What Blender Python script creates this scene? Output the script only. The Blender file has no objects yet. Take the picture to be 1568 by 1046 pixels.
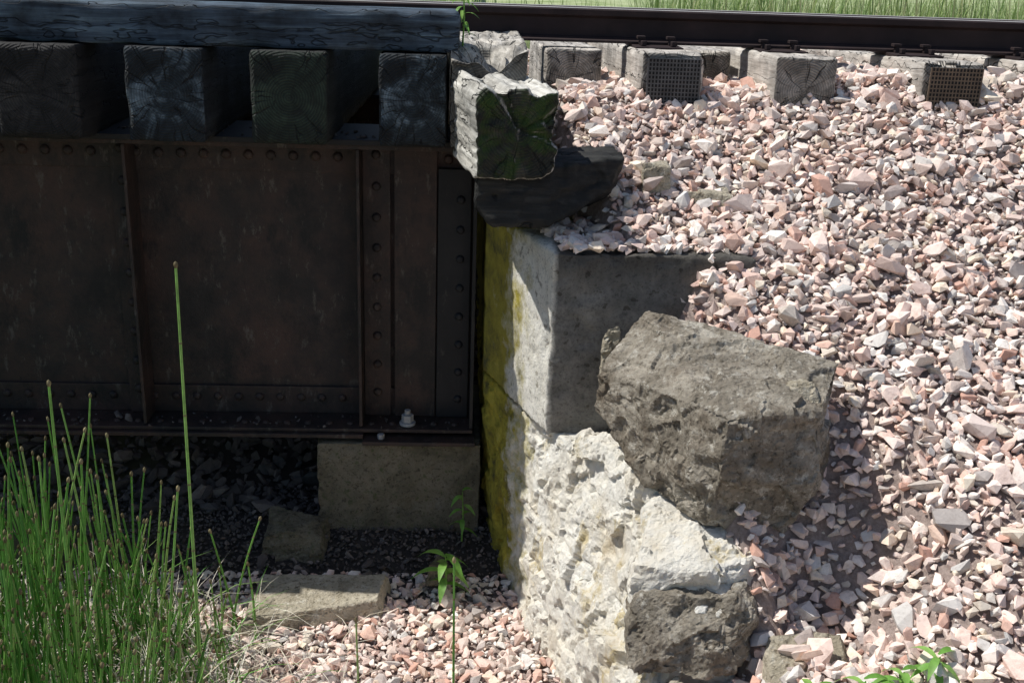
import bpy, bmesh, math, random
import numpy as np
from mathutils import Vector, Matrix, Quaternion, noise
random.seed(7); rng=np.random.default_rng(7)
S=bpy.context.scene
COL=S.collection
R=math.radians

# ------------------------------------------------------------ materials
def ramp(nt,stops,inp):
    r=nt.nodes.new('ShaderNodeValToRGB'); e=r.color_ramp.elements
    while len(e)<len(stops): e.new(.5)
    for i,(p,c) in enumerate(stops):
        e[i].position=p; e[i].color=(c[0],c[1],c[2],1)
    nt.links.new(inp,r.inputs[0]); return r.outputs[0]
def nz(nt,vec,scale,detail=6,rough=.6,dist=0.):
    n=nt.nodes.new('ShaderNodeTexNoise'); n.inputs['Scale'].default_value=scale
    n.inputs['Detail'].default_value=detail; n.inputs['Roughness'].default_value=rough
    n.inputs['Distortion'].default_value=dist
    nt.links.new(vec,n.inputs['Vector']); return n.outputs['Fac']
def mapping(nt,vec,sc):
    m=nt.nodes.new('ShaderNodeMapping'); m.inputs['Scale'].default_value=sc
    nt.links.new(vec,m.inputs['Vector']); return m.outputs[0]
def mixc(nt,fac,a,b,mode='MIX'):
    m=nt.nodes.new('ShaderNodeMix'); m.data_type='RGBA'; m.blend_type=mode
    for s,v in ((m.inputs[0],fac),(m.inputs[6],a),(m.inputs[7],b)):
        if hasattr(v,'is_linked') or hasattr(v,'links'): nt.links.new(v,s)
        elif isinstance(v,(int,float)): s.default_value=v
        else: s.default_value=(v[0],v[1],v[2],1)
    return m.outputs[2]
def mth(nt,op,a,b=0.,c=0.):
    m=nt.nodes.new('ShaderNodeMath'); m.operation=op
    for i,v in enumerate((a,b,c)):
        if hasattr(v,'links'): nt.links.new(v,m.inputs[i])
        else: m.inputs[i].default_value=v
    return m.outputs[0]
def base(name,rough=.9,spec=.25):
    m=bpy.data.materials.new(name); m.use_nodes=True; nt=m.node_tree
    b=nt.nodes['Principled BSDF']; b.inputs['Roughness'].default_value=rough
    b.inputs['Specular IOR Level'].default_value=spec
    tc=nt.nodes.new('ShaderNodeTexCoord')
    return m,nt,b,tc.outputs['Object']
def bump(nt,b,h,strength,dist=.01):
    n=nt.nodes.new('ShaderNodeBump'); n.inputs['Strength'].default_value=strength
    n.inputs['Distance'].default_value=dist
    nt.links.new(h,n.inputs['Height']); nt.links.new(n.outputs[0],b.inputs['Normal'])
def sep(nt,vec):
    s=nt.nodes.new('ShaderNodeSeparateXYZ'); nt.links.new(vec,s.inputs[0]); return s.outputs
def lin(nt,v,a,b_):
    "0 at a, 1 at b"
    m=nt.nodes.new('ShaderNodeMapRange'); m.inputs['From Min'].default_value=a; m.inputs['From Max'].default_value=b_
    nt.links.new(v,m.inputs['Value']); return m.outputs[0]

def simple_mat(name,stops,scale,rough=.9,bs=.5,bscale=60,bdist=.006,stretch=(1,1,1),spec=.25,second=None,third=None,fourth=None):
    m,nt,b,o=base(name,rough,spec)
    v=mapping(nt,o,stretch)
    c=ramp(nt,stops,nz(nt,v,scale,8,.65))
    for k in (second,third,fourth):
        if k:
            sc,lo,hi,col,st=k
            f=ramp(nt,[(lo,(0,0,0)),(hi,(1,1,1))],nz(nt,mapping(nt,o,st),sc,8,.75))
            c=mixc(nt,f,c,col)
    nt.links.new(c,b.inputs['Base Color'])
    bump(nt,b,nz(nt,v,bscale,8,.7),bs,bdist)
    return m

def gravel_mat(name,stops):
    m,nt,b,o=base(name,.85,.3)
    g=nt.nodes.new('ShaderNodeNewGeometry')
    c=ramp(nt,stops,g.outputs['Random Per Island'])
    n=ramp(nt,[(.3,(.70,.66,.64)),(.5,(1,1,1)),(.7,(1.10,1.10,1.10))],nz(nt,o,40,8,.75))
    c=mixc(nt,1.0,c,n,'MULTIPLY')
    nt.links.new(c,b.inputs['Base Color'])
    bump(nt,b,nz(nt,o,110,7,.75),.6,.005)
    return m
PINK=[(0,(.76,.55,.47)),(.08,(.86,.71,.63)),(.17,(.58,.46,.40)),(.25,(.92,.82,.73)),(.33,(.58,.34,.26)),(.41,(.87,.69,.61)),(.50,(.52,.49,.46)),(.58,(.93,.86,.78)),(.66,(.78,.57,.48)),(.73,(.38,.34,.32)),(.80,(.90,.78,.62)),(.86,(.68,.45,.36)),(.92,(.66,.64,.61)),(.97,(.84,.64,.55)),(1,(.28,.25,.23))]
M_grav=gravel_mat('pink_ballast',PINK)
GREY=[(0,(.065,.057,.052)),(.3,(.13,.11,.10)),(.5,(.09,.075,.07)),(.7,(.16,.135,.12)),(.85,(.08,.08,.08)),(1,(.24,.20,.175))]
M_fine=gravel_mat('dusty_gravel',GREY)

def stone_mat(name,c1,c2,c3,lich=(.5,.5,.46),stain=None):
    m,nt,b,o=base(name,.92,.2)
    c=ramp(nt,[(.3,c1),(.48,c2),(.66,c3)],nz(nt,o,7,10,.7,.4))
    f=ramp(nt,[(.56,(0,0,0)),(.62,(1,1,1))],nz(nt,o,30,8,.75))
    c=mixc(nt,f,c,lich)
    if stain:
        f=ramp(nt,[(.5,(0,0,0)),(.6,(1,1,1))],nz(nt,o,4.3,9,.7,.5))
        c=mixc(nt,mth(nt,'MULTIPLY',f,.75),c,stain)
        f=ramp(nt,[(.56,(0,0,0)),(.62,(1,1,1))],nz(nt,o,5.7,10,.8,1.))
        c=mixc(nt,mth(nt,'MULTIPLY',f,.8),c,(.62,.57,.48))
    d=ramp(nt,[(.38,(.3,.28,.25)),(.48,(1,1,1))],nz(nt,o,60,8,.8))
    c=mixc(nt,.85,c,d,'MULTIPLY')
    nt.links.new(c,b.inputs['Base Color'])
    bump(nt,b,mth(nt,'MULTIPLY_ADD',nz(nt,o,18,6,.7),1.5,nz(nt,o,70,10,.8)),1.,.014)
    return m
M_stone=stone_mat('weathered_sandstone',(.16,.135,.10),(.34,.30,.24),(.56,.50,.41),(.60,.56,.48),stain=(.21,.17,.125))
M_stone2=stone_mat('sandstone_tan',(.32,.28,.2),(.52,.46,.35),(.68,.61,.48),(.66,.62,.52))

m,nt,b,o=base('limestone_masonry',.92,.2); M_wall=m
c=ramp(nt,[(.25,(.64,.53,.36)),(.42,(.86,.80,.68)),(.6,(.93,.90,.82)),(.8,(.82,.68,.42))],nz(nt,o,5,10,.7,.5))
dk=ramp(nt,[(.34,(.34,.29,.22)),(.42,(1,1,1))],nz(nt,o,45,9,.8))
c=mixc(nt,.85,c,dk,'MULTIPLY')
X,Y,Z=sep(nt,o)
och=ramp(nt,[(.56,(0,0,0)),(.64,(1,1,1))],nz(nt,mapping(nt,o,(1,1,.5)),6,9,.75))
c=mixc(nt,mth(nt,'MULTIPLY',och,.7),c,(.60,.46,.17))
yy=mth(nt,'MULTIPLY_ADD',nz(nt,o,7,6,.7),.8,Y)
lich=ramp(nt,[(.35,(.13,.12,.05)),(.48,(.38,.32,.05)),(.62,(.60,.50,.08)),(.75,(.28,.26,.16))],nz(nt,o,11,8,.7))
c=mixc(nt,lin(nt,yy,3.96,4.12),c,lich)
nt.links.new(c,b.inputs['Base Color']); bump(nt,b,mth(nt,'MULTIPLY_ADD',nz(nt,o,20,6,.7),1.2,nz(nt,o,60,10,.8)),1.,.014)

m,nt,b,o=base('weathered_shaded_concrete',.9,.2); M_conc=m
X,Y,Z=sep(nt,o)
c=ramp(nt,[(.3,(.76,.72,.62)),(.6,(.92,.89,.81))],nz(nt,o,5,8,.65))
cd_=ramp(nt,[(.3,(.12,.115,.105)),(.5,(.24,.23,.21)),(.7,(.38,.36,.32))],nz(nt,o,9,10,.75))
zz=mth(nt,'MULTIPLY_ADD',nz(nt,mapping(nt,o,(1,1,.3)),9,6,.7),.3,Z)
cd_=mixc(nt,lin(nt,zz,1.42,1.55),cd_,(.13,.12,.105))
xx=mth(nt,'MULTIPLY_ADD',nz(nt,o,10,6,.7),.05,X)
c=mixc(nt,lin(nt,xx,.325,.345),c,cd_)  # shade of the front side painted into its colour; sunlit left side stays pale
s1=ramp(nt,[(.40,(.5,.5,.5)),(.48,(.98,.98,.98)),(.66,(1.12,1.11,1.08))],nz(nt,o,70,8,.8))
c=mixc(nt,.7,c,s1,'MULTIPLY')
pit=ramp(nt,[(.62,(1,1,1)),(.68,(.35,.33,.3))],nz(nt,o,35,3,.5))
c=mixc(nt,.8,c,pit,'MULTIPLY')
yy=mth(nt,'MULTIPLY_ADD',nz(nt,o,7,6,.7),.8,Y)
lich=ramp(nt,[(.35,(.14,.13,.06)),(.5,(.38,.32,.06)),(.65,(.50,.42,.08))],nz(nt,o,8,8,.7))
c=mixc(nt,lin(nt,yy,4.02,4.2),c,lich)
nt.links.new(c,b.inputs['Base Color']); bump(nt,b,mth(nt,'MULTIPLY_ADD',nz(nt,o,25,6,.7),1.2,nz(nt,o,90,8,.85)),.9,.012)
M_ped=stone_mat('mossy_concrete',(.10,.09,.065),(.20,.18,.13),(.28,.25,.19),(.12,.13,.07))

def wood_mat(name,c1,c2,c3,moss=None,axis=1,ring=.5,rough=.75,patch=(.5,1.2),crack=.9,endc=None,rs=34):
    m,nt,b,o=base(name,rough,.35)
    st=[10,10,10]; st[axis]=.45
    g=nz(nt,mapping(nt,o,st),5,10,.7,.2)
    c=ramp(nt,[(.3,c1),(.5,c2),(.7,c3)],g)
    geo=nt.nodes.new('ShaderNodeNewGeometry'); N=sep(nt,geo.outputs['Normal'])
    end=lin(nt,mth(nt,'ABSOLUTE',N[axis]),.55,.8)
    w=nt.nodes.new('ShaderNodeTexWave'); w.wave_type='RINGS'; w.rings_direction='XYZ'[axis]
    w.inputs['Scale'].default_value=rs; w.inputs['Distortion'].default_value=2.2; w.inputs['Detail'].default_value=4
    w.inputs['Detail Scale'].default_value=.5; w.inputs['Detail Roughness'].default_value=.6
    fl=[1,1,1]; fl[axis]=.05
    nt.links.new(mapping(nt,o,fl),w.inputs['Vector'])
    e1,e2,e3=endc or (c1,c2,c3)
    ce=ramp(nt,[(.38,e1),(.52,e2),(.66,e3)],nz(nt,o,8,6,.65,.8))
    rc=ramp(nt,[(.2,(.6,.6,.6)),(.8,(1.25,1.25,1.25))],w.outputs['Fac'])
    ce=mixc(nt,ring,ce,rc,'MULTIPLY')
    ce=mixc(nt,.6,ce,ramp(nt,[(.35,(.6,.6,.6)),(.65,(1.3,1.3,1.3))],nz(nt,o,60,6,.7)),'MULTIPLY')
    c=mixc(nt,end,c,ce)
    h=mth(nt,'MULTIPLY_ADD',mth(nt,'MULTIPLY',w.outputs['Fac'],end),.3,g)
    p=ramp(nt,[(.36,(patch[0],)*3),(.62,(patch[1],)*3)],nz(nt,o,6,6,.65))
    c=mixc(nt,.95,c,p,'MULTIPLY')
    if crack:
        msk=[1,1,1]; msk[axis]=.001
        vm=nt.nodes.new('ShaderNodeVectorMath'); vm.operation='NORMALIZE'; nt.links.new(mapping(nt,o,msk),vm.inputs[0])
        ad=nt.nodes.new('ShaderNodeVectorMath'); ad.operation='MULTIPLY_ADD'
        nn=nt.nodes.new('ShaderNodeTexNoise'); nn.inputs['Scale'].default_value=9; nt.links.new(o,nn.inputs['Vector'])
        nt.links.new(nn.outputs['Color'],ad.inputs[0]); ad.inputs[1].default_value=(.35,.35,.35); nt.links.new(vm.outputs[0],ad.inputs[2])
        oi=nt.nodes.new('ShaderNodeObjectInfo'); a2=nt.nodes.new('ShaderNodeVectorMath'); a2.operation='ADD'
        nt.links.new(ad.outputs[0],a2.inputs[0]); nt.links.new(mth(nt,'MULTIPLY',oi.outputs['Random'],30.),a2.inputs[1])
        q=nz(nt,a2.outputs[0],2.9,2,.5)
        f=ramp(nt,[(0,(1,1,1)),(1,(0,0,0))],mth(nt,'MULTIPLY',mth(nt,'ABSOLUTE',mth(nt,'SUBTRACT',q,.5)),60.))
        c=mixc(nt,mth(nt,'MULTIPLY',f,crack),c,(.002,.002,.002))
        h=mth(nt,'MULTIPLY_ADD',f,-1.8,h)
    if moss:
        f=ramp(nt,[(.47,(0,0,0)),(.6,(1,1,1))],nz(nt,o,8,8,.7))
        f=mth(nt,'MULTIPLY',f,end)
        c=mixc(nt,f,c,moss)
    nt.links.new(c,b.inputs['Base Color']); bump(nt,b,h,.8,.007)
    return m
M_tie=wood_mat('creosoted_tie',(.008,.009,.011),(.018,.022,.026),(.036,.043,.05),endc=((.006,.009,.012),(.022,.034,.044),(.16,.21,.25)),patch=(.35,1.35))
M_tied=wood_mat('dark_tie',(.008,.008,.008),(.016,.015,.015),(.032,.030,.029),endc=((.008,.007,.007),(.022,.020,.020),(.05,.045,.042)))
M_tieg=wood_mat('mossy_tie',(.008,.009,.008),(.018,.02,.018),(.035,.04,.035),endc=((.010,.014,.011),(.020,.033,.022),(.042,.062,.042)),ring=.85)
M_guard=wood_mat('blue_grey_timber',(.010,.016,.023),(.04,.06,.085),(.10,.145,.18),axis=0,patch=(.35,1.4),crack=.7)
M_grey=wood_mat('silvered_tie',(.24,.21,.18),(.46,.42,.37),(.66,.62,.56),endc=((.10,.09,.08),(.24,.22,.19),(.40,.37,.33)))
M_log=wood_mat('rotten_log',(.2,.185,.16),(.46,.44,.39),(.70,.68,.62),moss=(.025,.052,.007),ring=.5,endc=((.010,.012,.009),(.028,.03,.022),(.075,.072,.056)))
M_cap=wood_mat('weathered_cap',(.16,.14,.12),(.40,.37,.32),(.66,.62,.56),endc=((.05,.045,.04),(.14,.13,.11),(.24,.22,.19)))
M_dkt=wood_mat('rotten_dark_timber',(.006,.006,.006),(.016,.016,.014),(.04,.039,.035),axis=0)

V1=(1,1,1)
M_girder=simple_mat('painted_rusty_steel',[(.3,(.012,.010,.0095)),(.5,(.024,.019,.0175)),(.7,(.050,.032,.025))],9,.6,.8,90,.004,spec=.4,second=(2.5,.44,.62,(.058,.032,.025),V1),third=(26,.57,.66,(.095,.082,.070),(1,1,.35)),fourth=(6,.52,.64,(.011,.010,.010),(1,1,.6)))
M_girder2=simple_mat('steel_blue_black',[(.3,(.009,.010,.012)),(.7,(.022,.022,.023))],6,.6,.4,90,.003,spec=.3,third=(26,.60,.68,(.06,.055,.05),(1,1,.35)))
M_rail=simple_mat('rail_rust',[(.3,(.018,.012,.012)),(.6,(.032,.021,.021)),(.8,(.06,.035,.031))],9,.7,.3,120,.002)
M_railtop=simple_mat('rail_worn',[(.3,(.30,.27,.25)),(.7,(.45,.42,.4))],12,.35,.1,120,.001)
M_plate=simple_mat('galvanised_plate',[(.3,(.06,.06,.06)),(.7,(.14,.14,.14))],20,.5,.2,90,.002)
M_plate2=simple_mat('rusty_plate',[(.3,(.10,.075,.055)),(.7,(.22,.16,.11))],20,.6,.2,90,.002)
M_hole=simple_mat('hole_shade',[(.3,(.006,.006,.006)),(.7,(.015,.015,.015))],20,.7)  # near-black colour standing in for the shade inside the nail plate holes
M_bolt=simple_mat('bolt_steel',[(.3,(.2,.2,.2)),(.7,(.4,.4,.4))],20,.5)

def plant_mat(name,stops,trans=.3):
    m,nt,b,o=base(name,.5,.35)
    g=nt.nodes.new('ShaderNodeNewGeometry')
    c=ramp(nt,stops,g.outputs['Random Per Island'])
    n=ramp(nt,[(.3,(.7,.7,.7)),(.7,(1.2,1.2,1.2))],nz(nt,o,30,4))
    c=mixc(nt,1.,c,n,'MULTIPLY')
    nt.links.new(c,b.inputs['Base Color'])
    t=nt.nodes.new('ShaderNodeBsdfTranslucent'); nt.links.new(c,t.inputs[0])
    mx=nt.nodes.new('ShaderNodeMixShader'); mx.inputs[0].default_value=trans
    nt.links.new(b.outputs[0],mx.inputs[1]); nt.links.new(t.outputs[0],mx.inputs[2])
    nt.links.new(mx.outputs[0],nt.nodes['Material Output'].inputs[0])
    return m
M_rush=plant_mat('rush_green',[(0,(.08,.24,.04)),(.4,(.16,.38,.065)),(.7,(.24,.47,.11)),(.9,(.38,.52,.16)),(1,(.11,.30,.07))],.15)
M_tip=plant_mat('rush_tip',[(0,(.12,.09,.04)),(1,(.30,.25,.13))],.1)
M_straw=plant_mat('dead_straw',[(0,(.56,.50,.36)),(.6,(.82,.78,.66)),(1,(.44,.39,.32))],.2)
M_leaf=plant_mat('leaf_green',[(0,(.16,.36,.06)),(.6,(.24,.46,.10)),(1,(.34,.52,.16))],.4)
M_field=plant_mat('field_grass',[(0,(.20,.32,.09)),(.5,(.32,.43,.16)),(1,(.52,.54,.30))],.35)

m,nt,b,o=base('earth_and_grass',.95,.15); M_ground=m
X,Y,Z=sep(nt,o)
c=ramp(nt,[(.3,(.22,.17,.15)),(.55,(.44,.35,.31)),(.75,(.60,.50,.45))],nz(nt,o,60,8,.8))
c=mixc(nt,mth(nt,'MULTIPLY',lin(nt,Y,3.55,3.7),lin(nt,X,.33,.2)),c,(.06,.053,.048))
far=ramp(nt,[(.35,(.20,.27,.10)),(.6,(.38,.42,.24))],nz(nt,o,.5,6,.6))
c=mixc(nt,lin(nt,Y,7.0,7.6),c,far)
c=mixc(nt,lin(nt,X,-.95,-1.6),c,(.14,.13,.07))
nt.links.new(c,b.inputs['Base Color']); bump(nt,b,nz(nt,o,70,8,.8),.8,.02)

# ------------------------------------------------------------ mesh helpers
class MB:
    def __init__(s): s.v=[]; s.f=[]; s.mi=[]
    def add(s,vs,fs,mi=0):
        n=len(s.v); s.v+= [tuple(p) for p in vs]; s.f+=[tuple(i+n for i in f) for f in fs]; s.mi+=[mi]*len(fs)
    def box(s,x0,x1,y0,y1,z0,z1,mi=0):
        s.add([(x0,y0,z0),(x1,y0,z0),(x1,y1,z0),(x0,y1,z0),(x0,y0,z1),(x1,y0,z1),(x1,y1,z1),(x0,y1,z1)],
              [(0,3,2,1),(4,5,6,7),(0,1,5,4),(1,2,6,5),(2,3,7,6),(3,0,4,7)],mi)
    def dome(s,c,r,ax,mi=0,h=.7):
        ax=Vector(ax).normalized(); q=ax.to_track_quat('Z','Y'); vs=[];fs=[]; n=10
        for k,(rr,hh) in enumerate([(1,0),(.92,.45),(.6,.85)]):
            for i in range(n):
                a=2*math.pi*i/n; vs.append(Vector(c)+q@Vector((r*rr*math.cos(a),r*rr*math.sin(a),r*h*hh)))
        vs.append(Vector(c)+q@Vector((0,0,r*h)))
        for k in range(2):
            for i in range(n): fs.append((k*n+i,k*n+(i+1)%n,(k+1)*n+(i+1)%n,(k+1)*n+i))
        for i in range(n): fs.append((2*n+i,2*n+(i+1)%n,3*n))
        s.add(vs,fs,mi)
    def prism(s,c,r,h,n,ax=(0,0,1),mi=0):
        q=Vector(ax).to_track_quat('Z','Y'); vs=[]
        for z in (0,h):
            for i in range(n):
                a=2*math.pi*i/n; vs.append(Vector(c)+q@Vector((r*math.cos(a),r*math.sin(a),z)))
        s.add(vs,[tuple(range(n))[::-1],tuple(range(n,2*n))]+[(i,(i+1)%n,n+(i+1)%n,n+i) for i in range(n)],mi)
    def tube(s,pts,rad,n=5,mi=0):
        vs=[];fs=[]
        for k,p in enumerate(pts):
            p=Vector(p); d=(Vector(pts[min(k+1,len(pts)-1)])-Vector(pts[max(k-1,0)])).normalized()
            q=d.to_track_quat('Z','Y'); r=rad[k] if isinstance(rad,(list,tuple)) else rad
            for i in range(n):
                a=2*math.pi*i/n; vs.append(p+q@Vector((r*math.cos(a),r*math.sin(a),0)))
        for k in range(len(pts)-1):
            for i in range(n): fs.append((k*n+i,k*n+(i+1)%n,(k+1)*n+(i+1)%n,(k+1)*n+i))
        s.add(vs,fs,mi)
    def obj(s,name,mats,smooth=False,loc=(0,0,0),bevel=0):
        me=bpy.data.meshes.new(name); me.from_pydata([tuple(p) for p in s.v],[],s.f)
        for m in mats: me.materials.append(m)
        me.polygons.foreach_set('material_index',s.mi)
        if smooth: me.polygons.foreach_set('use_smooth',[True]*len(me.polygons))
        me.update(); o=bpy.data.objects.new(name,me); o.location=loc; COL.objects.link(o)
        if bevel:
            b=o.modifiers.new('b','BEVEL'); b.width=bevel; b.segments=2; b.limit_method='ANGLE'
        return o

def fract(p,f,amp,oct=4):
    return amp*noise.fractal(p*f,.8,2.1,oct)
def facet(p,f,amp,seed=0.):
    q=p*f+Vector((seed,seed*.7,seed*1.3)); d,pts=noise.voronoi(q)
    r=noise.noise_vector(pts[0]*5.37+Vector((1.1,2.2,3.3)))
    return amp*(r.dot(q-pts[0])+.35*r.x)
def voxel(me,name,vox,mats,disp,loc=(0,0,0),smooth=True):
    o=bpy.data.objects.new('tmp',me); COL.objects.link(o)
    r=o.modifiers.new('r','REMESH'); r.mode='VOXEL'; r.voxel_size=vox
    dg=bpy.context.evaluated_depsgraph_get(); dg.update()
    me2=bpy.data.meshes.new_from_object(o.evaluated_get(dg))
    bpy.data.objects.remove(o)
    ns=[v.normal.copy() for v in me2.vertices]
    for v,n in zip(me2.vertices,ns):
        d=disp(v.co,n)
        v.co+= n*d if not isinstance(d,Vector) else d
    me2.materials.clear()
    for mm in mats: me2.materials.append(mm)
    me2.polygons.foreach_set('use_smooth',[smooth]*len(me2.polygons))
    me2.name=name; me2.update()
    ob=bpy.data.objects.new(name,me2); ob.location=loc; COL.objects.link(ob); return ob
def hullmesh(pts):
    bm=bmesh.new()
    for p in pts: bm.verts.new(p)
    r=bmesh.ops.convex_hull(bm,input=bm.verts)
    junk=[e for e in r['geom_interior'] if isinstance(e,bmesh.types.BMVert)]
    bmesh.ops.delete(bm,geom=junk,context='VERTS')
    bmesh.ops.recalc_face_normals(bm,faces=bm.faces)
    me=bpy.data.meshes.new('h'); bm.to_mesh(me); bm.free(); return me
def rock(name,pts,mat,vox=.012,A=.02,B=.05,f=7,seed=0.,smooth=False,flat=0.,chip=0.):
    c=sum((Vector(p) for p in pts),Vector())/len(pts)
    so=Vector((seed*3.1,seed,seed*2.))
    me=hullmesh([Vector(p)-c for p in pts])
    def d(p,n):
        k=1.-flat*max(0,n.z)
        w=p+.02*noise.noise_vector(p*11+so)
        v=k*(facet(w,f,B,seed)+facet(w,f*2.4,B*.42,seed+5)+facet(w,f*5.5,B*.16,seed+8)+fract(p+so,9,A))+fract(p+so,38,A*.3,3)
        if chip:   # spalled hollows with sharp rims
            t=noise.noise(p*7.5+so*1.7)
            if t>.18: v-=chip*min(1,(t-.18)*9)
        return v
    return voxel(me,name,vox,[mat],d,loc=c,smooth=smooth)

# ------------------------------------------------------------ terrain
def smooth(a,b,x):
    t=np.clip((x-a)/(b-a),0,1); return t*t*(3-2*t)
def xw(y): return np.clip(.10+.33*(4.0-y),.10,.62)
def low(x,y):
    z=.09*smooth(3.55,4.0,y)+.45*smooth(4.1,6.,y)
    z=z+ (1.2-z)*smooth(6.2,8.5,y)
    return z
def high(x,y):
    z=1.76-.54*(4.2-y)+.03*np.sin(x*2.3+y*1.7)+.09*smooth(.9,1.7,x)*smooth(3.,4.2,y)
    z=np.minimum(z,1.79+.08*smooth(.9,1.7,x)-.04*np.maximum(0,y-4.3))
    z=np.maximum(z,0)
    z=z-.36*np.exp(-((x-1.02)**2/.045+(y-2.58)**2/.08))
    z=z-.50*smooth(7.0,8.5,y)
    return z
def surf(x,y):
    x=np.asarray(x,float);y=np.asarray(y,float)
    L=low(x,y);H=high(x,y); w=xw(y)
    wid=np.where(y<3.42,.26+.24*smooth(2.8,3.1,y),.3)
    t=smooth(w+.10,w+wid,x)
    a=L+(H-L)*t
    b_=np.maximum(L,np.minimum(H,(x-.12)*.72))
    k=smooth(2.46,2.58,y)
    return a*k+b_*(1-k)
def axis(lo,hi,step,far,g=1.35):
    c=list(np.arange(lo,hi,step)); s=step
    a=[];x=lo
    while x>-far: s*=g; x-=s; a.append(x)
    s=step;x=c[-1];bb=[]
    while x<far: s*=g; x+=s; bb.append(x)
    return np.array(a[::-1]+c+bb)
xs=axis(-2.6,3.4,.03,400); ys=axis(1.2,7.5,.03,400)
gx,gy=np.meshgrid(xs,ys); gz=surf(gx,gy)
near=((np.abs(gx)<4)&(gy>0)&(gy<8))
gz=gz+np.where(near,.008*(np.sin(gx*31+np.sin(gy*17)*2)*np.cos(gy*27+np.sin(gx*13)*2))-.004,0)
nx,ny=len(xs),len(ys)
V=np.stack([gx.ravel(),gy.ravel(),gz.ravel()],1)
ii=np.arange(nx*ny).reshape(ny,nx)
F=np.stack([ii[:-1,:-1].ravel(),ii[:-1,1:].ravel(),ii[1:,1:].ravel(),ii[1:,:-1].ravel()],1)
me=bpy.data.meshes.new('ground'); me.from_pydata(V.tolist(),[],F.tolist()); me.materials.append(M_ground)
me.polygons.foreach_set('use_smooth',[True]*len(me.polygons)); me.update()
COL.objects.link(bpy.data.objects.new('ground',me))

# ------------------------------------------------------------ gravel
variants=[]
for k in range(48):
    n=random.choice([10,12,14,17]); pts=[]
    ax_,az_=random.uniform(.6,.95),random.uniform(.42,.75)
    for i in range(n):
        v=Vector((random.gauss(0,1),random.gauss(0,1),random.gauss(0,1))).normalized()
        m_=max(abs(v.x),abs(v.y),abs(v.z)); v=v*((1-.55)+.55*(.78/m_))*random.uniform(.84,1.1)
        v.x*=1.15; v.y*=ax_; v.z*=az_; pts.append(v)
    bm=bmesh.new()
    for p in pts: bm.verts.new(p)
    r=bmesh.ops.convex_hull(bm,input=bm.verts)
    bmesh.ops.delete(bm,geom=[e for e in r['geom_interior'] if isinstance(e,bmesh.types.BMVert)],context='VERTS')
    bmesh.ops.recalc_face_normals(bm,faces=bm.faces)
    bmesh.ops.triangulate(bm,faces=bm.faces)
    bm.verts.index_update()
    variants.append((np.array([v.co[:] for v in bm.verts]),np.array([[v.index for v in f.verts] for f in bm.faces]))); bm.free()
def rots(n,tilt):
    a=rng.uniform(0,2*np.pi,n); t=rng.normal(0,tilt,n); u=rng.normal(0,tilt,n)
    ca,sa,ct,st,cu,su=np.cos(a),np.sin(a),np.cos(t),np.sin(t),np.cos(u),np.sin(u)
    Z=np.zeros(n);O=np.ones(n)
    Rz=np.array([[ca,-sa,Z],[sa,ca,Z],[Z,Z,O]]).transpose(2,0,1)
    Rx=np.array([[O,Z,Z],[Z,ct,-st],[Z,st,ct]]).transpose(2,0,1)
    Ry=np.array([[cu,Z,su],[Z,O,Z],[-su,Z,cu]]).transpose(2,0,1)
    return Ry@Rx@Rz
def stones(name,P,r,mat,tilt=.5):
    n=len(P); Rm=rots(n,tilt); Vs=[];Fs=[];off=0
    k=rng.integers(0,len(variants),n)
    for vi,(v,f) in enumerate(variants):
        idx=np.where(k==vi)[0]
        if len(idx)==0: continue
        w=np.einsum('nij,vj->nvi',Rm[idx],v)*r[idx][:,None,None]+P[idx][:,None,:]
        Vs.append(w.reshape(-1,3))
        ff=f[None]+ (off+np.arange(len(idx))*len(v))[:,None,None]; Fs.append(ff.reshape(-1,3)); off+=len(idx)*len(v)
    me=bpy.data.meshes.new(name); me.from_pydata(np.concatenate(Vs).tolist(),[],np.concatenate(Fs).tolist())
    me.materials.append(mat); me.update()
    o=bpy.data.objects.new(name,me); COL.objects.link(o); return o
def scatter(x0,x1,y0,y1,sp,rm,rs,lift=.25):
    X,Y=np.meshgrid(np.arange(x0,x1,sp),np.arange(y0,y1,sp)); X=X.ravel()+rng.uniform(-.5,.5,X.size)*sp; Y=Y.ravel()+rng.uniform(-.5,.5,Y.size)*sp
    r=np.clip(rng.lognormal(np.log(rm),rs,len(X)),rm*.45,rm*2.2)
    Zz=surf(X,Y)
    oncol=(Y>3.41)&(X>xw(Y)+.04)&(Y<3.75)&(X<.95)
    Zz=np.where(oncol,np.maximum(Zz,1.40),Zz)
    return np.stack([X,Y,Zz+r*lift+rng.uniform(0,.008,len(X))],1),r
def keep(P,r,m): return P[m],r[m]
P1,r1=scatter(.2,3.3,1.7,5.0,.0215,.0168,.42)
P2,r2=scatter(.2,3.3,1.7,4.6,.075,.028,.34,.45)
P3,r3=scatter(.6,3.3,1.7,3.2,.22,.046,.28,.5)
P4,r4=scatter(.2,4.0,4.6,7.4,.05,.028,.3)
P=np.concatenate([P1,P2,P3,P4]); r=np.concatenate([r1,r2,r3,r4])
w=xw(P[:,1])
msk=((P[:,1]<2.5)&(P[:,0]>.40))|((P[:,1]>=2.5)&(P[:,1]<3.41)&(P[:,0]>w+.20))|((P[:,1]>=3.41)&(P[:,0]>w+.06))
P,r=keep(P,r,msk)
stones('ballast_gravel',P,r,M_grav,.6)
Pa,ra=scatter(-2.2,.46,1.9,3.72,.0225,.0155,.38); Pb,rb=scatter(-2.0,.4,1.9,3.6,.11,.026,.3)
P=np.concatenate([Pa,Pb]); r=np.concatenate([ra,rb]); 
P,r=keep(P,r,P[:,0]<xw(P[:,1])+.02)
stones('ground_gravel',P,r,M_grav,.5)
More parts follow.
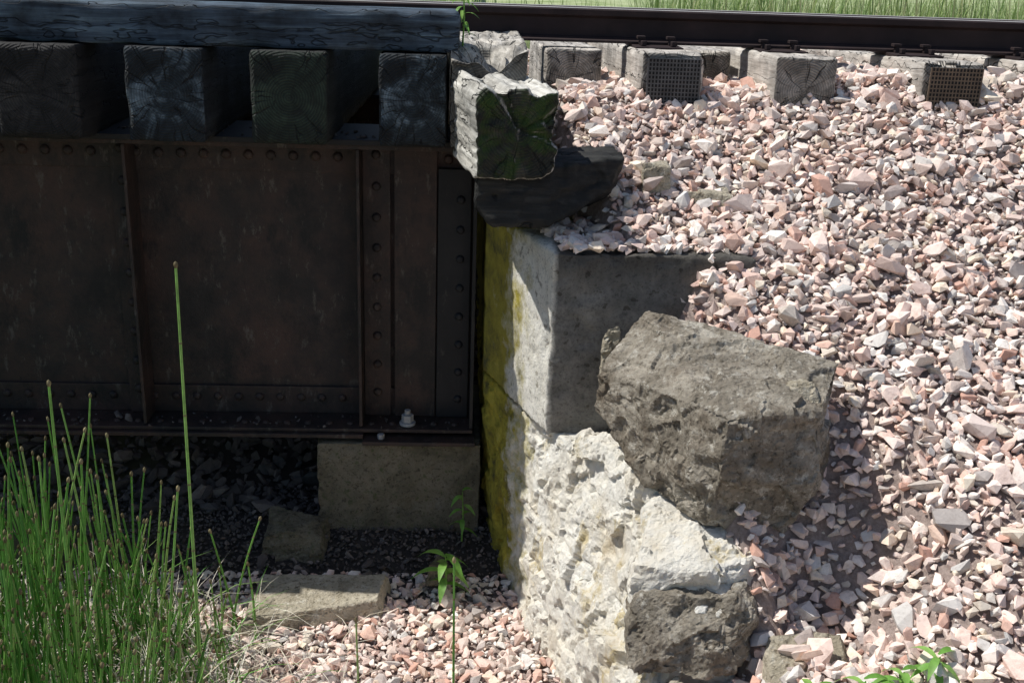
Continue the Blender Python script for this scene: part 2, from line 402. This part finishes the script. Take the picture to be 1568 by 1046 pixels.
Pa,ra=scatter(-1.5,.2,3.58,4.3,.018,.0078,.4); Pb,rb=scatter(-3.,.2,4.1,6.2,.045,.026,.4); Pc,rc_=scatter(-1.4,.1,3.6,3.95,.09,.018,.35,.4)
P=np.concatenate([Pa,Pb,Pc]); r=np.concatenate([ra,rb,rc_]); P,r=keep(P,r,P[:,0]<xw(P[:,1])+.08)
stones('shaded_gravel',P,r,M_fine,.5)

# ------------------------------------------------------------ wing wall masonry
secs=[(6.9,.14,.12,.11,.74,.45),(4.4,.14,.11,.10,.74,.45),(4.0,.15,.12,.105,.75,.45),(3.7,.21,.20,.205,.75,.45),(3.4,.27,.29,.34,.77,.4),(3.1,.34,.38,.50,.86,.3),(2.8,.40,.46,.64,.80,.2),(2.50,.46,.50,.64,.66,.12)]
V=[];F=[]
for (y,a,b_,c_,zt,tk) in secs:
    V+=[(a,y,-.2),(b_,y,.35),(c_,y,zt),(c_+tk,y,zt),(c_+tk,y,-.2)]
n=5
for k in range(len(secs)-1):
    for i in range(n): F.append((k*n+i,k*n+(i+1)%n,(k+1)*n+(i+1)%n,(k+1)*n+i))
F.append(tuple(range(n))[::-1]); F.append(tuple((len(secs)-1)*n+i for i in range(n)))
bm=bmesh.new(); vv=[bm.verts.new(p) for p in V]; [bm.faces.new([vv[i] for i in f]) for f in F]
bmesh.ops.recalc_face_normals(bm,faces=bm.faces); me=bpy.data.meshes.new('w'); bm.to_mesh(me); bm.free()
def wdisp(p,n):
    s=1. if p.y<3.5 else .45
    j=0
    zz=p.z+.05*noise.noise(p*3)+.02*noise.noise(p*11)
    for zj in (.14,.46):
        j=max(j,math.exp(-((zz-zj)/.009)**2)*(noise.noise(p*4)>-.15))
    w=p+.02*noise.noise_vector(p*11)
    pit=-.02*max(0,noise.noise(p*24)-.36)*4
    return s*(facet(w,5,.070,1.)+facet(w,12,.026,4.)+facet(w,26,.007,6.))+fract(p,8,.008)+fract(p,40,.0025,3)-.010*j+pit
voxel(me,'stone_wing_wall',.0095,[M_wall],wdisp,smooth=False)

pl=[(.30,3.4),(.95,3.38),(.95,6.9),(.09,6.9),(.10,4.0)]
pts=[(x,y,z) for x,y in pl for z in (.765,1.40)]
def cdisp(p,n):
    k=0
    if p.y<3.46 and (p.x<.36 or p.z>1.36 or p.z<.80): k=.02*max(0,noise.noise(p*8))+.012*max(0,noise.noise(p*22))
    return fract(p,5,.006)+fract(p,30,.0025,3)+min(0,facet(p,9,.014,2.))-k
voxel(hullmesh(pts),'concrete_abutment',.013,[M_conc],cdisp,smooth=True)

# stones
rock('stone_block',[(.582,3.25,1.265),(.62,3.3,.92),(1.107,2.95,1.215),(1.12,2.98,.85),(1.0,2.72,1.165),(.715,2.65,1.155),(.42,3.1,1.12),(.425,3.12,.97),(.575,2.84,.82),(.70,2.70,.81),(.93,2.72,.77),(.985,2.69,.95),(.705,2.64,1.0)],M_stone,.0075,.008,.046,5,2.,flat=.45,chip=.014)
rock('stone_block',[(.66,2.9,.69),(.86,2.72,.70),(.74,2.50,.715),(.80,2.50,.64),(.50,2.56,.68),(.455,2.50,.58),(.47,2.47,.50),(.66,2.42,.51),(.77,2.45,.53),(.70,2.43,.60),(.85,2.7,.45),(.55,2.9,.45),(.5,2.75,.66)],M_stone,.0075,.010,.048,6,27.,flat=.2,chip=.012)
rock('limestone_block',[(.60,2.95,.85),(.84,2.85,.83),(.84,2.62,.77),(.66,2.55,.75),(.50,2.60,.74),(.485,2.58,.64),(.82,2.58,.64),(.86,2.85,.6),(.55,2.9,.6)],M_wall,.009,.008,.045,6,17.,flat=.2)
rock('stone_slab',[(-.75,3.33,-.02),(-.25,3.45,-.02),(-.22,3.66,-.02),(-.72,3.66,-.02),(-.73,3.35,.065),(-.27,3.47,.075),(-.25,3.63,.085),(-.71,3.63,.08)],M_stone2,.008,.004,.018,6,3.,flat=.5)
rock('fallen_stone',[(-.75,3.8,.03),(-.50,3.76,.03),(-.47,3.95,.03),(-.73,4.0,.03),(-.73,3.80,.14),(-.64,3.79,.17),(-.52,3.80,.13),(-.50,3.93,.16),(-.72,3.95,.19)],M_ped,.009,.005,.03,8,4.,flat=.5)
rock('loose_stone',[(.0,3.62,.05),(-.1,3.6,.05),(-.1,3.7,.06),(0,3.7,.06),(-.09,3.62,.13),(-.02,3.62,.12),(-.05,3.68,.14)],M_ped,.008,.004,.02,14,5.)
rock('loose_stone',[(.62,3.72,1.52),(.72,3.70,1.52),(.73,3.80,1.53),(.62,3.80,1.53),(.62,3.72,1.63),(.71,3.71,1.62),(.71,3.79,1.63)],M_stone2,.007,.002,.01,12,6.)
rock('loose_stone',[(.74,3.66,1.46),(.93,3.62,1.46),(.93,3.72,1.47),(.75,3.76,1.47),(.75,3.67,1.55),(.92,3.64,1.54),(.91,3.71,1.56)],M_stone2,.007,.002,.01,12,8.)
rock('loose_stone',[(.86,2.74,1.15),(1.0,2.76,1.15),(1.02,2.86,1.16),(.9,2.88,1.17),(.88,2.76,1.195),(.97,2.79,1.205),(.97,2.84,1.20)],M_stone2,.006,.003,.012,12,8.5)
rock('buried_slab',[(.80,2.34,.46),(1.04,2.34,.48),(1.07,2.5,.54),(.83,2.50,.52),(.82,2.36,.54),(1.02,2.37,.57),(1.04,2.5,.61),(.84,2.5,.60)],M_stone2,.009,.004,.018,8,11.)
rock('loose_stone',[(.44,3.22,1.02),(.52,3.2,1.02),(.53,3.28,1.05),(.46,3.3,1.05),(.46,3.23,1.2),(.5,3.22,1.22),(.51,3.28,1.18)],M_stone2,.007,.003,.015,12,12.)
rock('loose_stone',[(.50,2.38,.34),(.68,2.36,.38),(.68,2.46,.42),(.5,2.48,.40),(.53,2.39,.45),(.64,2.38,.46),(.6,2.46,.50)],M_stone2,.007,.005,.02,12,13.)

me=hullmesh([(x,y,z) for x in (-.54,.10) for y in (3.96,4.6) for z in (-.05,.465)])
def pd(p,n):
    k=0
    if p.y<4.0 and (p.x<-.5 or p.z>.43): k=.025*max(0,noise.noise(p*9))+.01*max(0,noise.noise(p*25))
    return fract(p,6,.006)+fract(p,35,.003,3)+min(0,facet(p,10,.018,2.))-k
voxel(me,'concrete_bearing_pedestal',.011,[M_ped],pd)

# ------------------------------------------------------------ timbers
CANT=math.atan(.04)   # track cant: far side lower
def timber(name,x0,x1,y0,y1,z0,z1,mat,ax=1,vox=.011,amp=1.,seed=0.,rot=0,cant=False):
    c=Vector(((x0+x1)/2,(y0+y1)/2,(z0+z1)/2)); h=Vector(((x1-x0)/2,(y1-y0)/2,(z1-z0)/2))
    me=hullmesh([(sx*h.x,sy*h.y,sz*h.z) for sx in(-1,1) for sy in(-1,1) for sz in(-1,1)])
    so=Vector((seed*2.3,seed*1.7,seed))
    def d(p,n):
        q=p.copy(); q[ax]*=.12
        v=fract(q+so,12,.0018*amp)
        k=0
        for i in range(3):
            if abs(p[i])>h[i]-.014: k+=1
        if k>=2: v-=amp*(.010*max(0,noise.noise(p*9+so)))
        return v
    if cant: c.z-=h.y*.04
    o=voxel(me,name,vox,[mat],d,loc=c); o.rotation_euler=(-CANT if cant else 0,0,R(rot)); return o
TT=1.955; TB=1.645
mats=[M_tied,M_tie,M_tieg,M_tie]
for i,(a,b_) in enumerate([(-1.54,-1.27),(-1.12,-.86),(-.71,-.45),(-.28,-.05)]):
    timber('bridge_tie',a,b_,3.8+.01*i,6.7,TB,TT,mats[i],seed=i*3.1+1,cant=True,amp=1.4)
for i in range(6):
    b=MB(); x=-1.97-.42*i; b.box(-.13,.13,-1.45,1.45,-.155,.155); o=b.obj('bridge_tie',[M_tied],loc=(x+.13,5.25,1.80-.058),bevel=.01); o.rotation_euler=(-CANT,0,0)
timber('guard_timber',-4.5,-.01,3.88,4.1,TT+.001,2.092,M_guard,ax=0,vox=.013,seed=4.,amp=1.8)
for i,x in enumerate([.665,1.165,1.715,2.21]):
    timber('track_tie',x,x+.235,4.2-.02*i,6.8,1.70,TT,M_grey,seed=20+i*2.7,amp=2.2,vox=.011,cant=True)
for i in range(5):
    b=MB(); b.box(-.115,.115,-1.25,1.25,-.11,.11); o=b.obj('track_tie',[M_grey],loc=(2.83+.5*i,5.4,TT-.115-.05),bevel=.01); o.rotation_euler=(-CANT,0,0)
timber('old_timber',.33,.56,4.55,5.6,1.70,1.93,M_grey,seed=40,amp=2.,cant=True)
timber('old_timber',.96,1.13,4.75,5.6,1.70,1.92,M_grey,seed=42,amp=2.,cant=True)

prof=[(-.135,-.15),(.06,-.155),(.12,-.13),(.135,-.06),(.115,.0),(.14,.06),(.125,.125),(.05,.11),(.02,.135),(-.06,.125),(-.12,.14),(-.14,.10)]
npf=len(prof)
bm=bmesh.new(); rings=[]
for y,s in ((-.50,.96),(-.47,1),(-.08,1)):
    rings.append([bm.verts.new((px*s,y,pz*s)) for px,pz in prof])
for k in range(2):
    for i in range(npf): bm.faces.new((rings[k][i],rings[k][(i+1)%npf],rings[k+1][(i+1)%npf],rings[k+1][i]))
bm.faces.new(rings[0]); bm.faces.new(rings[2][::-1]); bmesh.ops.recalc_face_normals(bm,faces=bm.faces)
me=bpy.data.meshes.new('l'); bm.to_mesh(me); bm.free()
def ld(p,n):
    q=p.copy(); q.y*=.15
    v=fract(q,9,.006)+fract(q,40,.004,3)+(facet(p,12,.010,3.) if p.x>.0 else 0)
    a=math.atan2(p.z,p.x); v-=.045*max(0,noise.noise(Vector((a*2.2,7.7,0)))-.25)*(1 if p.y<-.2 else .5)
    if abs(n.y)>.6: v+=fract(p,16,.008,4)
    return v
lo=voxel(me,'rotten_timber_end',.007,[M_log],ld,loc=(.094,3.97,1.762),smooth=True); lo.rotation_euler=(0,0,R(10))
me=hullmesh([(x,y,z) for x in(-.12,.14) for y in(-.12,.7) for z in(-.17,.17)])
def cd(p,n):
    v=fract(Vector((p.x,p.y*.2,p.z)),14,.007)+fract(p,35,.003,3)
    hl=math.exp(-((p.x-.02)**2/.005+(p.y+.02)**2/.012))
    out=n*v
    if p.z>.05: out.z-=.13*hl+.05*max(0,noise.noise(p*14))
    return out
lo=voxel(me,'weathered_timber_cap',.008,[M_cap],cd,loc=(.085,3.96,1.81))
me=hullmesh([(.05,3.50,1.63),(.045,3.49,1.52),(.11,3.48,1.455),(.27,3.49,1.45),(.33,3.52,1.47),(.50,3.60,1.56),(.54,3.64,1.66),(.30,3.54,1.64),(.07,3.9,1.63),(.09,3.9,1.43),(.54,3.9,1.66),(.54,3.9,1.5)])
voxel(me,'cap_timber',.009,[M_dkt],lambda p,n: fract(Vector((p.x*.2,p.y,p.z)),14,.008)+fract(p,30,.004,3)+facet(p,11,.012,3.))

# ------------------------------------------------------------ plate girder
g=MB(); GX0=-9.; GX1=.065
def girder(g,yw,dz=0):
    for (x0,x1,y0,y1,z0,z1,mi) in [(GX0,GX1,-.006,.006,.50,1.62,0),(GX0,GX1,-.19,.19,1.622,1.642,1),(GX0,GX1,-.17,.17,1.604,1.620,0),
        (GX0,GX1,-.021,-.007,1.49,1.603,0),(GX0,GX1,.007,.021,1.49,1.603,0),(GX0,-.36,-.19,.19,.484,.500,0),(GX0,GX1,-.17,.17,.502,.516,0),
        (GX0,GX1,-.021,-.007,.517,.63,0),(GX0,GX1,.007,.021,.517,.63,0)]:
        g.box(x0,x1,yw+y0,yw+y1,z0+dz,z1+dz,mi)
girder(g,4.15); girder(g,6.2,-.1)
yf=4.128
x=GX0+.1
while x<GX1-.03:
    if x>-3:
        g.dome((x,yf,1.55),.019,(0,-1,0)); g.dome((x,yf,.585),.017,(0,-1,0)); g.dome((x+.04,4.03,.517),.015,(0,0,1))
    x+=.082
def stiff(xo,flat,side,mi=0):
    g.box(xo-.006,xo+.006,3.995,4.127,.518,1.60,mi)
    a,b_=(xo+.007,xo+flat) if side>0 else (xo-flat,xo-.007)
    g.box(a,b_,4.112,4.126,.518,1.60,mi)
    z=.62
    while z<1.58: g.dome(((a+b_)/2,4.112,z),.018,(0,-1,0),mi); z+=.118
stiff(-2.05,.09,-1); stiff(-1.2,.085,-1); stiff(-.37,.11,1)
g.box(-.245,-.085,4.106,4.125,.519,1.598)
g.box(-.08,.045,4.098,4.125,.52,1.52,1)
z=.6
while z<1.5: g.dome((.005,4.098,z),.017,(0,-1,0),1); z+=.115
g.box(.052,.066,3.99,4.3,.519,1.60,1)
g.box(-.36,.075,3.93,4.4,.468,.484)
g.prism((-.19,4.03,.517),.032,.012,16,mi=2); g.prism((-.19,4.03,.529),.024,.03,6,mi=2); g.prism((-.19,4.03,.559),.012,.02,10,mi=2)
g.prism((-.29,3.96,.485),.014,.02,6,mi=2)
g.obj('plate_girder',[M_girder,M_girder2,M_bolt],bevel=.002)
P=[[-1.27,4.03,.525],[-1.32,4.05,.53],[-.85,4.04,.525],[-.78,4.05,.525],[-1.45,4.02,.52],[-.62,4.05,.52]]; rr=[.022,.026,.014,.016,.014,.010]
for i in range(90):
    P.append([random.uniform(-2.2,.0),random.uniform(3.98,4.11),.52]); rr.append(random.uniform(.003,.008))
for i in range(160):   # grit lying on the top flange between the ties
    P.append([random.uniform(-2.2,.0),random.uniform(3.97,4.2),1.645]); rr.append(random.uniform(.004,.013))
stones('loose_pebbles',np.array(P),np.array(rr),M_fine)

# ------------------------------------------------------------ rails
def rail(y,name,z0):
    g=MB(); pr=[(-.065,0),(.065,0),(.065,.010),(.012,.024),(.009,.092),(.033,.103),(.034,.125),(.027,.131),(-.027,.131),(-.034,.125),(-.033,.103),(-.009,.092),(-.012,.024),(-.065,.010)]
    n=len(pr)
    g.add([(-12,y+a,z0+b) for a,b in pr]+[(16,y+a,z0+b) for a,b in pr],
          [tuple(range(n)),tuple(range(n,2*n))[::-1]]+[(i,n+i,n+(i+1)%n,(i+1)%n) for i in range(n) if i!=7])
    g.add([(-12,y+.027,z0+.131),(16,y+.027,z0+.131),(16,y-.027,z0+.131),(-12,y-.027,z0+.131)],[(0,1,2,3)],1)
    xs_=[.78,1.28,1.83,2.33]+[2.83+.5*i for i in range(5)]
    for x in xs_:
        g.box(x-.095,x+.095,y-.19,y+.17,z0-.016,z0-.001)
        for dx in(-.06,.06):
            g.box(x+dx-.008,x+dx+.008,y-.093,y-.073,z0,z0+.022); g.box(x+dx-.017,x+dx+.017,y-.095,y-.06,z0+.022,z0+.034)
            g.prism((x+dx,y-.15,z0),.013,.02,6)
    return g.obj(name,[M_rail,M_railtop],bevel=.002)
rail(4.68,'railroad_rail',1.950); rail(6.15,'railroad_rail',1.890)

for (x,y,mt) in ((.785,4.180,M_plate),(1.835,4.142,M_plate2)):
    g=MB(); g.box(x-.10,x+.10,y-.004,y,1.735,1.935)
    for i in range(15):
        for j in range(13):
            cx=x-.09+i*.0129; cz=1.745+j*.0152
            g.box(cx-.0035,cx+.0035,y-.006,y-.0045,cz-.005,cz+.005,1)
    g.obj('nail_plate',[mt,M_hole])

# ------------------------------------------------------------ rushes
g=MB()
def rush(x,y,h,r=.004,lean=None):
    z=float(surf(x,y)); 
    lx,ly=(random.gauss(0,.10),random.gauss(0,.08)) if lean is None else lean
    cu=random.gauss(0,.04) if lean is None else 0; pts=[];rad=[]
    for k in range(8):
        t=k/7; pts.append((x+lx*t*h+cu*t*t,y+ly*t*h,z+h*t*(1-.03*abs(lx)))); rad.append(r*(1-.4*t))
    g.tube(pts,rad,6,0)
    for k in range(2,7):
        a=Vector(pts[k]); d=(Vector(pts[k+1])-a).normalized(); g.tube([a-d*.0025,a+d*.0025],rad[k]*1.12,6,1)
    tip=Vector(pts[-1]); d=(tip-Vector(pts[-2])).normalized()
    g.tube([tip-d*.002,tip+d*.005,tip+d*.012,tip+d*.017],[r*.65,r*1.15,r*1.0,.0003],5,1)
cnt=0
while cnt<1550:
    x=random.uniform(-2.2,-.40); y=random.uniform(1.9,3.4)
    dens=min(1,max(0,(-.52-x- .16*(y-2.4))/.45))
    if random.random()>dens: continue
    edge=min(1,max(.5,(-.30-x)/.85))
    rush(x,y,random.uniform(.2,.82)*edge*(1 if random.random()<.93 else 1.2),random.uniform(.0034,.0052)); cnt+=1
rush(-.755,2.85,1.48,.0058,(.008,0)); rush(-1.06,2.7,1.2,.0055,(.01,0)); rush(-1.22,2.7,1.05,.005,(-.02,0)); rush(-.86,2.75,.88,.005,(.12,0))
rush(.01,2.55,.78,.005,(-.01,0)); rush(-.24,2.5,.62,.004,(-.02,.02)); rush(-.42,2.4,.5,.004,(.03,0))
g.obj('rush_grass',[M_rush,M_tip],smooth=True)
g=MB()
def blade(g,x,y,h,bend,az,w,mi,z0=None,seg=6):
    z=float(surf(x,y)) if z0 is None else z0; dx,dy=math.cos(az),math.sin(az); vs=[]
    for k in range(seg):
        t=k/(seg-1); a=bend*t; rr=h*t*math.sin(a*.8); zz=h*t*math.cos(a*.8)
        ww=w*(1-t)**.6
        vs+= [(x+dx*rr-dy*ww,y+dy*rr+dx*ww,z+zz),(x+dx*rr+dy*ww,y+dy*rr-dx*ww,z+zz)]
    g.add(vs,[(2*k,2*k+1,2*k+3,2*k+2) for k in range(seg-1)],mi)
for i in range(4600):
    x=random.uniform(-2.3,-.34); y=random.uniform(1.9,3.4)
    if random.random()>min(1,max(0,(-.44-x-.15*(y-2.4))/.35)): continue
    dead=random.random()<.75
    blade(g,x,y,random.uniform(.12,.45),random.uniform(.3,2.2),random.uniform(0,6.28),random.uniform(.0014,.0032),1 if dead else 0)
for i in range(120):
    x=random.uniform(-.95,-.30); y=random.uniform(2.5,3.3)
    blade(g,x,y,random.uniform(.1,.3),random.uniform(1.4,2.),random.uniform(0,6.28),.0018,1)
g.obj('grass_tuft',[M_rush,M_straw])
g=MB()
for i in range(34000):
    y=7.7+random.random()**1.5*9; x=random.uniform(-.6,.62)*y
    if .0<x/y<.16 and random.random()<.9: continue
    blade(g,x,y,random.uniform(.35,1.0),random.uniform(0.05,.6),random.uniform(0,6.28),random.uniform(.004,.010),0,seg=4)
g.obj('field_grass',[M_field])
def weed(name,x,y,z,n,L,h,w):
    g=MB(); g.tube([(x,y,z),(x+.005,y,z+h*.5),(x,y-.01,z+h)],[.004,.003,.002],5)
    for i in range(n):
        t=.25+.75*i/max(1,n-1); az=i*2.4+random.uniform(-.3,.3); up=random.uniform(.1,.7)*(.5+t*.6); l=L*random.uniform(.7,1.1)
        dx,dy=math.cos(az),math.sin(az); vs=[];fs=[]
        for k in range(8):
            s=k/7; ww=w*math.sin(math.pi*min(1,s*.92+.06))**.9*(1-.3*s); r_=l*s; zz=z+h*t+l*(up*s-.75*s*s)
            cxx,cyy=x+dx*r_,y+dy*r_
            vs+=[(cxx-dy*ww,cyy+dx*ww,zz+.25*ww),(cxx,cyy,zz),(cxx+dy*ww,cyy-dx*ww,zz+.25*ww)]
        for k in range(7): fs+=[(3*k,3*k+1,3*k+4,3*k+3),(3*k+1,3*k+2,3*k+5,3*k+4)]
        g.add(vs,fs)
    return g.obj(name,[M_leaf],smooth=True)
weed('leafy_weed',-.03,3.58,.03,11,.13,.17,.018)
weed('leafy_weed',.03,3.85,.1,9,.07,.22,.012)
weed('leafy_weed',.0,4.0,1.96,14,.07,.22,.008)
for (x,y) in ((.80,2.22),(.88,2.23),(.98,2.18),(1.08,2.20),(1.17,2.22)):
    weed('leafy_weed',x,y,float(surf(x,y))+.0,9,.085,.08,.012)

# ------------------------------------------------------------ light, sky, camera
L=Vector((.62,-.16,-1)).normalized()
sd=bpy.data.lights.new('sun','SUN'); sd.energy=5; sd.angle=R(.5); sd.color=(1,.975,.92)
so=bpy.data.objects.new('sun',sd); so.rotation_euler=L.to_track_quat('-Z','Y').to_euler(); so.location=(-5,3,8); COL.objects.link(so)
W=bpy.data.worlds.new('World'); S.world=W; W.use_nodes=True; nt=W.node_tree
sk=nt.nodes.new('ShaderNodeTexSky'); sk.sky_type='NISHITA'; sk.sun_disc=False
sk.sun_elevation=math.asin(-L.z); sk.sun_rotation=math.atan2(-L.x,-L.y)%(2*math.pi)
nt.links.new(sk.outputs[0],nt.nodes['Background'].inputs[0]); nt.nodes['Background'].inputs[1].default_value=.105
cam=bpy.data.cameras.new('camera'); co=bpy.data.objects.new('camera',cam); COL.objects.link(co)
cam.lens=39.0; cam.sensor_width=36; cam.clip_end=2000; cam.clip_start=.05
p=R(19.5); yw_=R(3)
f=Vector((math.sin(yw_)*math.cos(p),math.cos(yw_)*math.cos(p),-math.sin(p)))
co.rotation_mode='QUATERNION'; co.rotation_quaternion=f.to_track_quat('-Z','Y')@Quaternion((0,0,1),R(2))
co.location=(0,0,2.3); S.camera=co
S.view_settings.view_transform='Standard'; S.view_settings.look='None'; S.view_settings.exposure=0
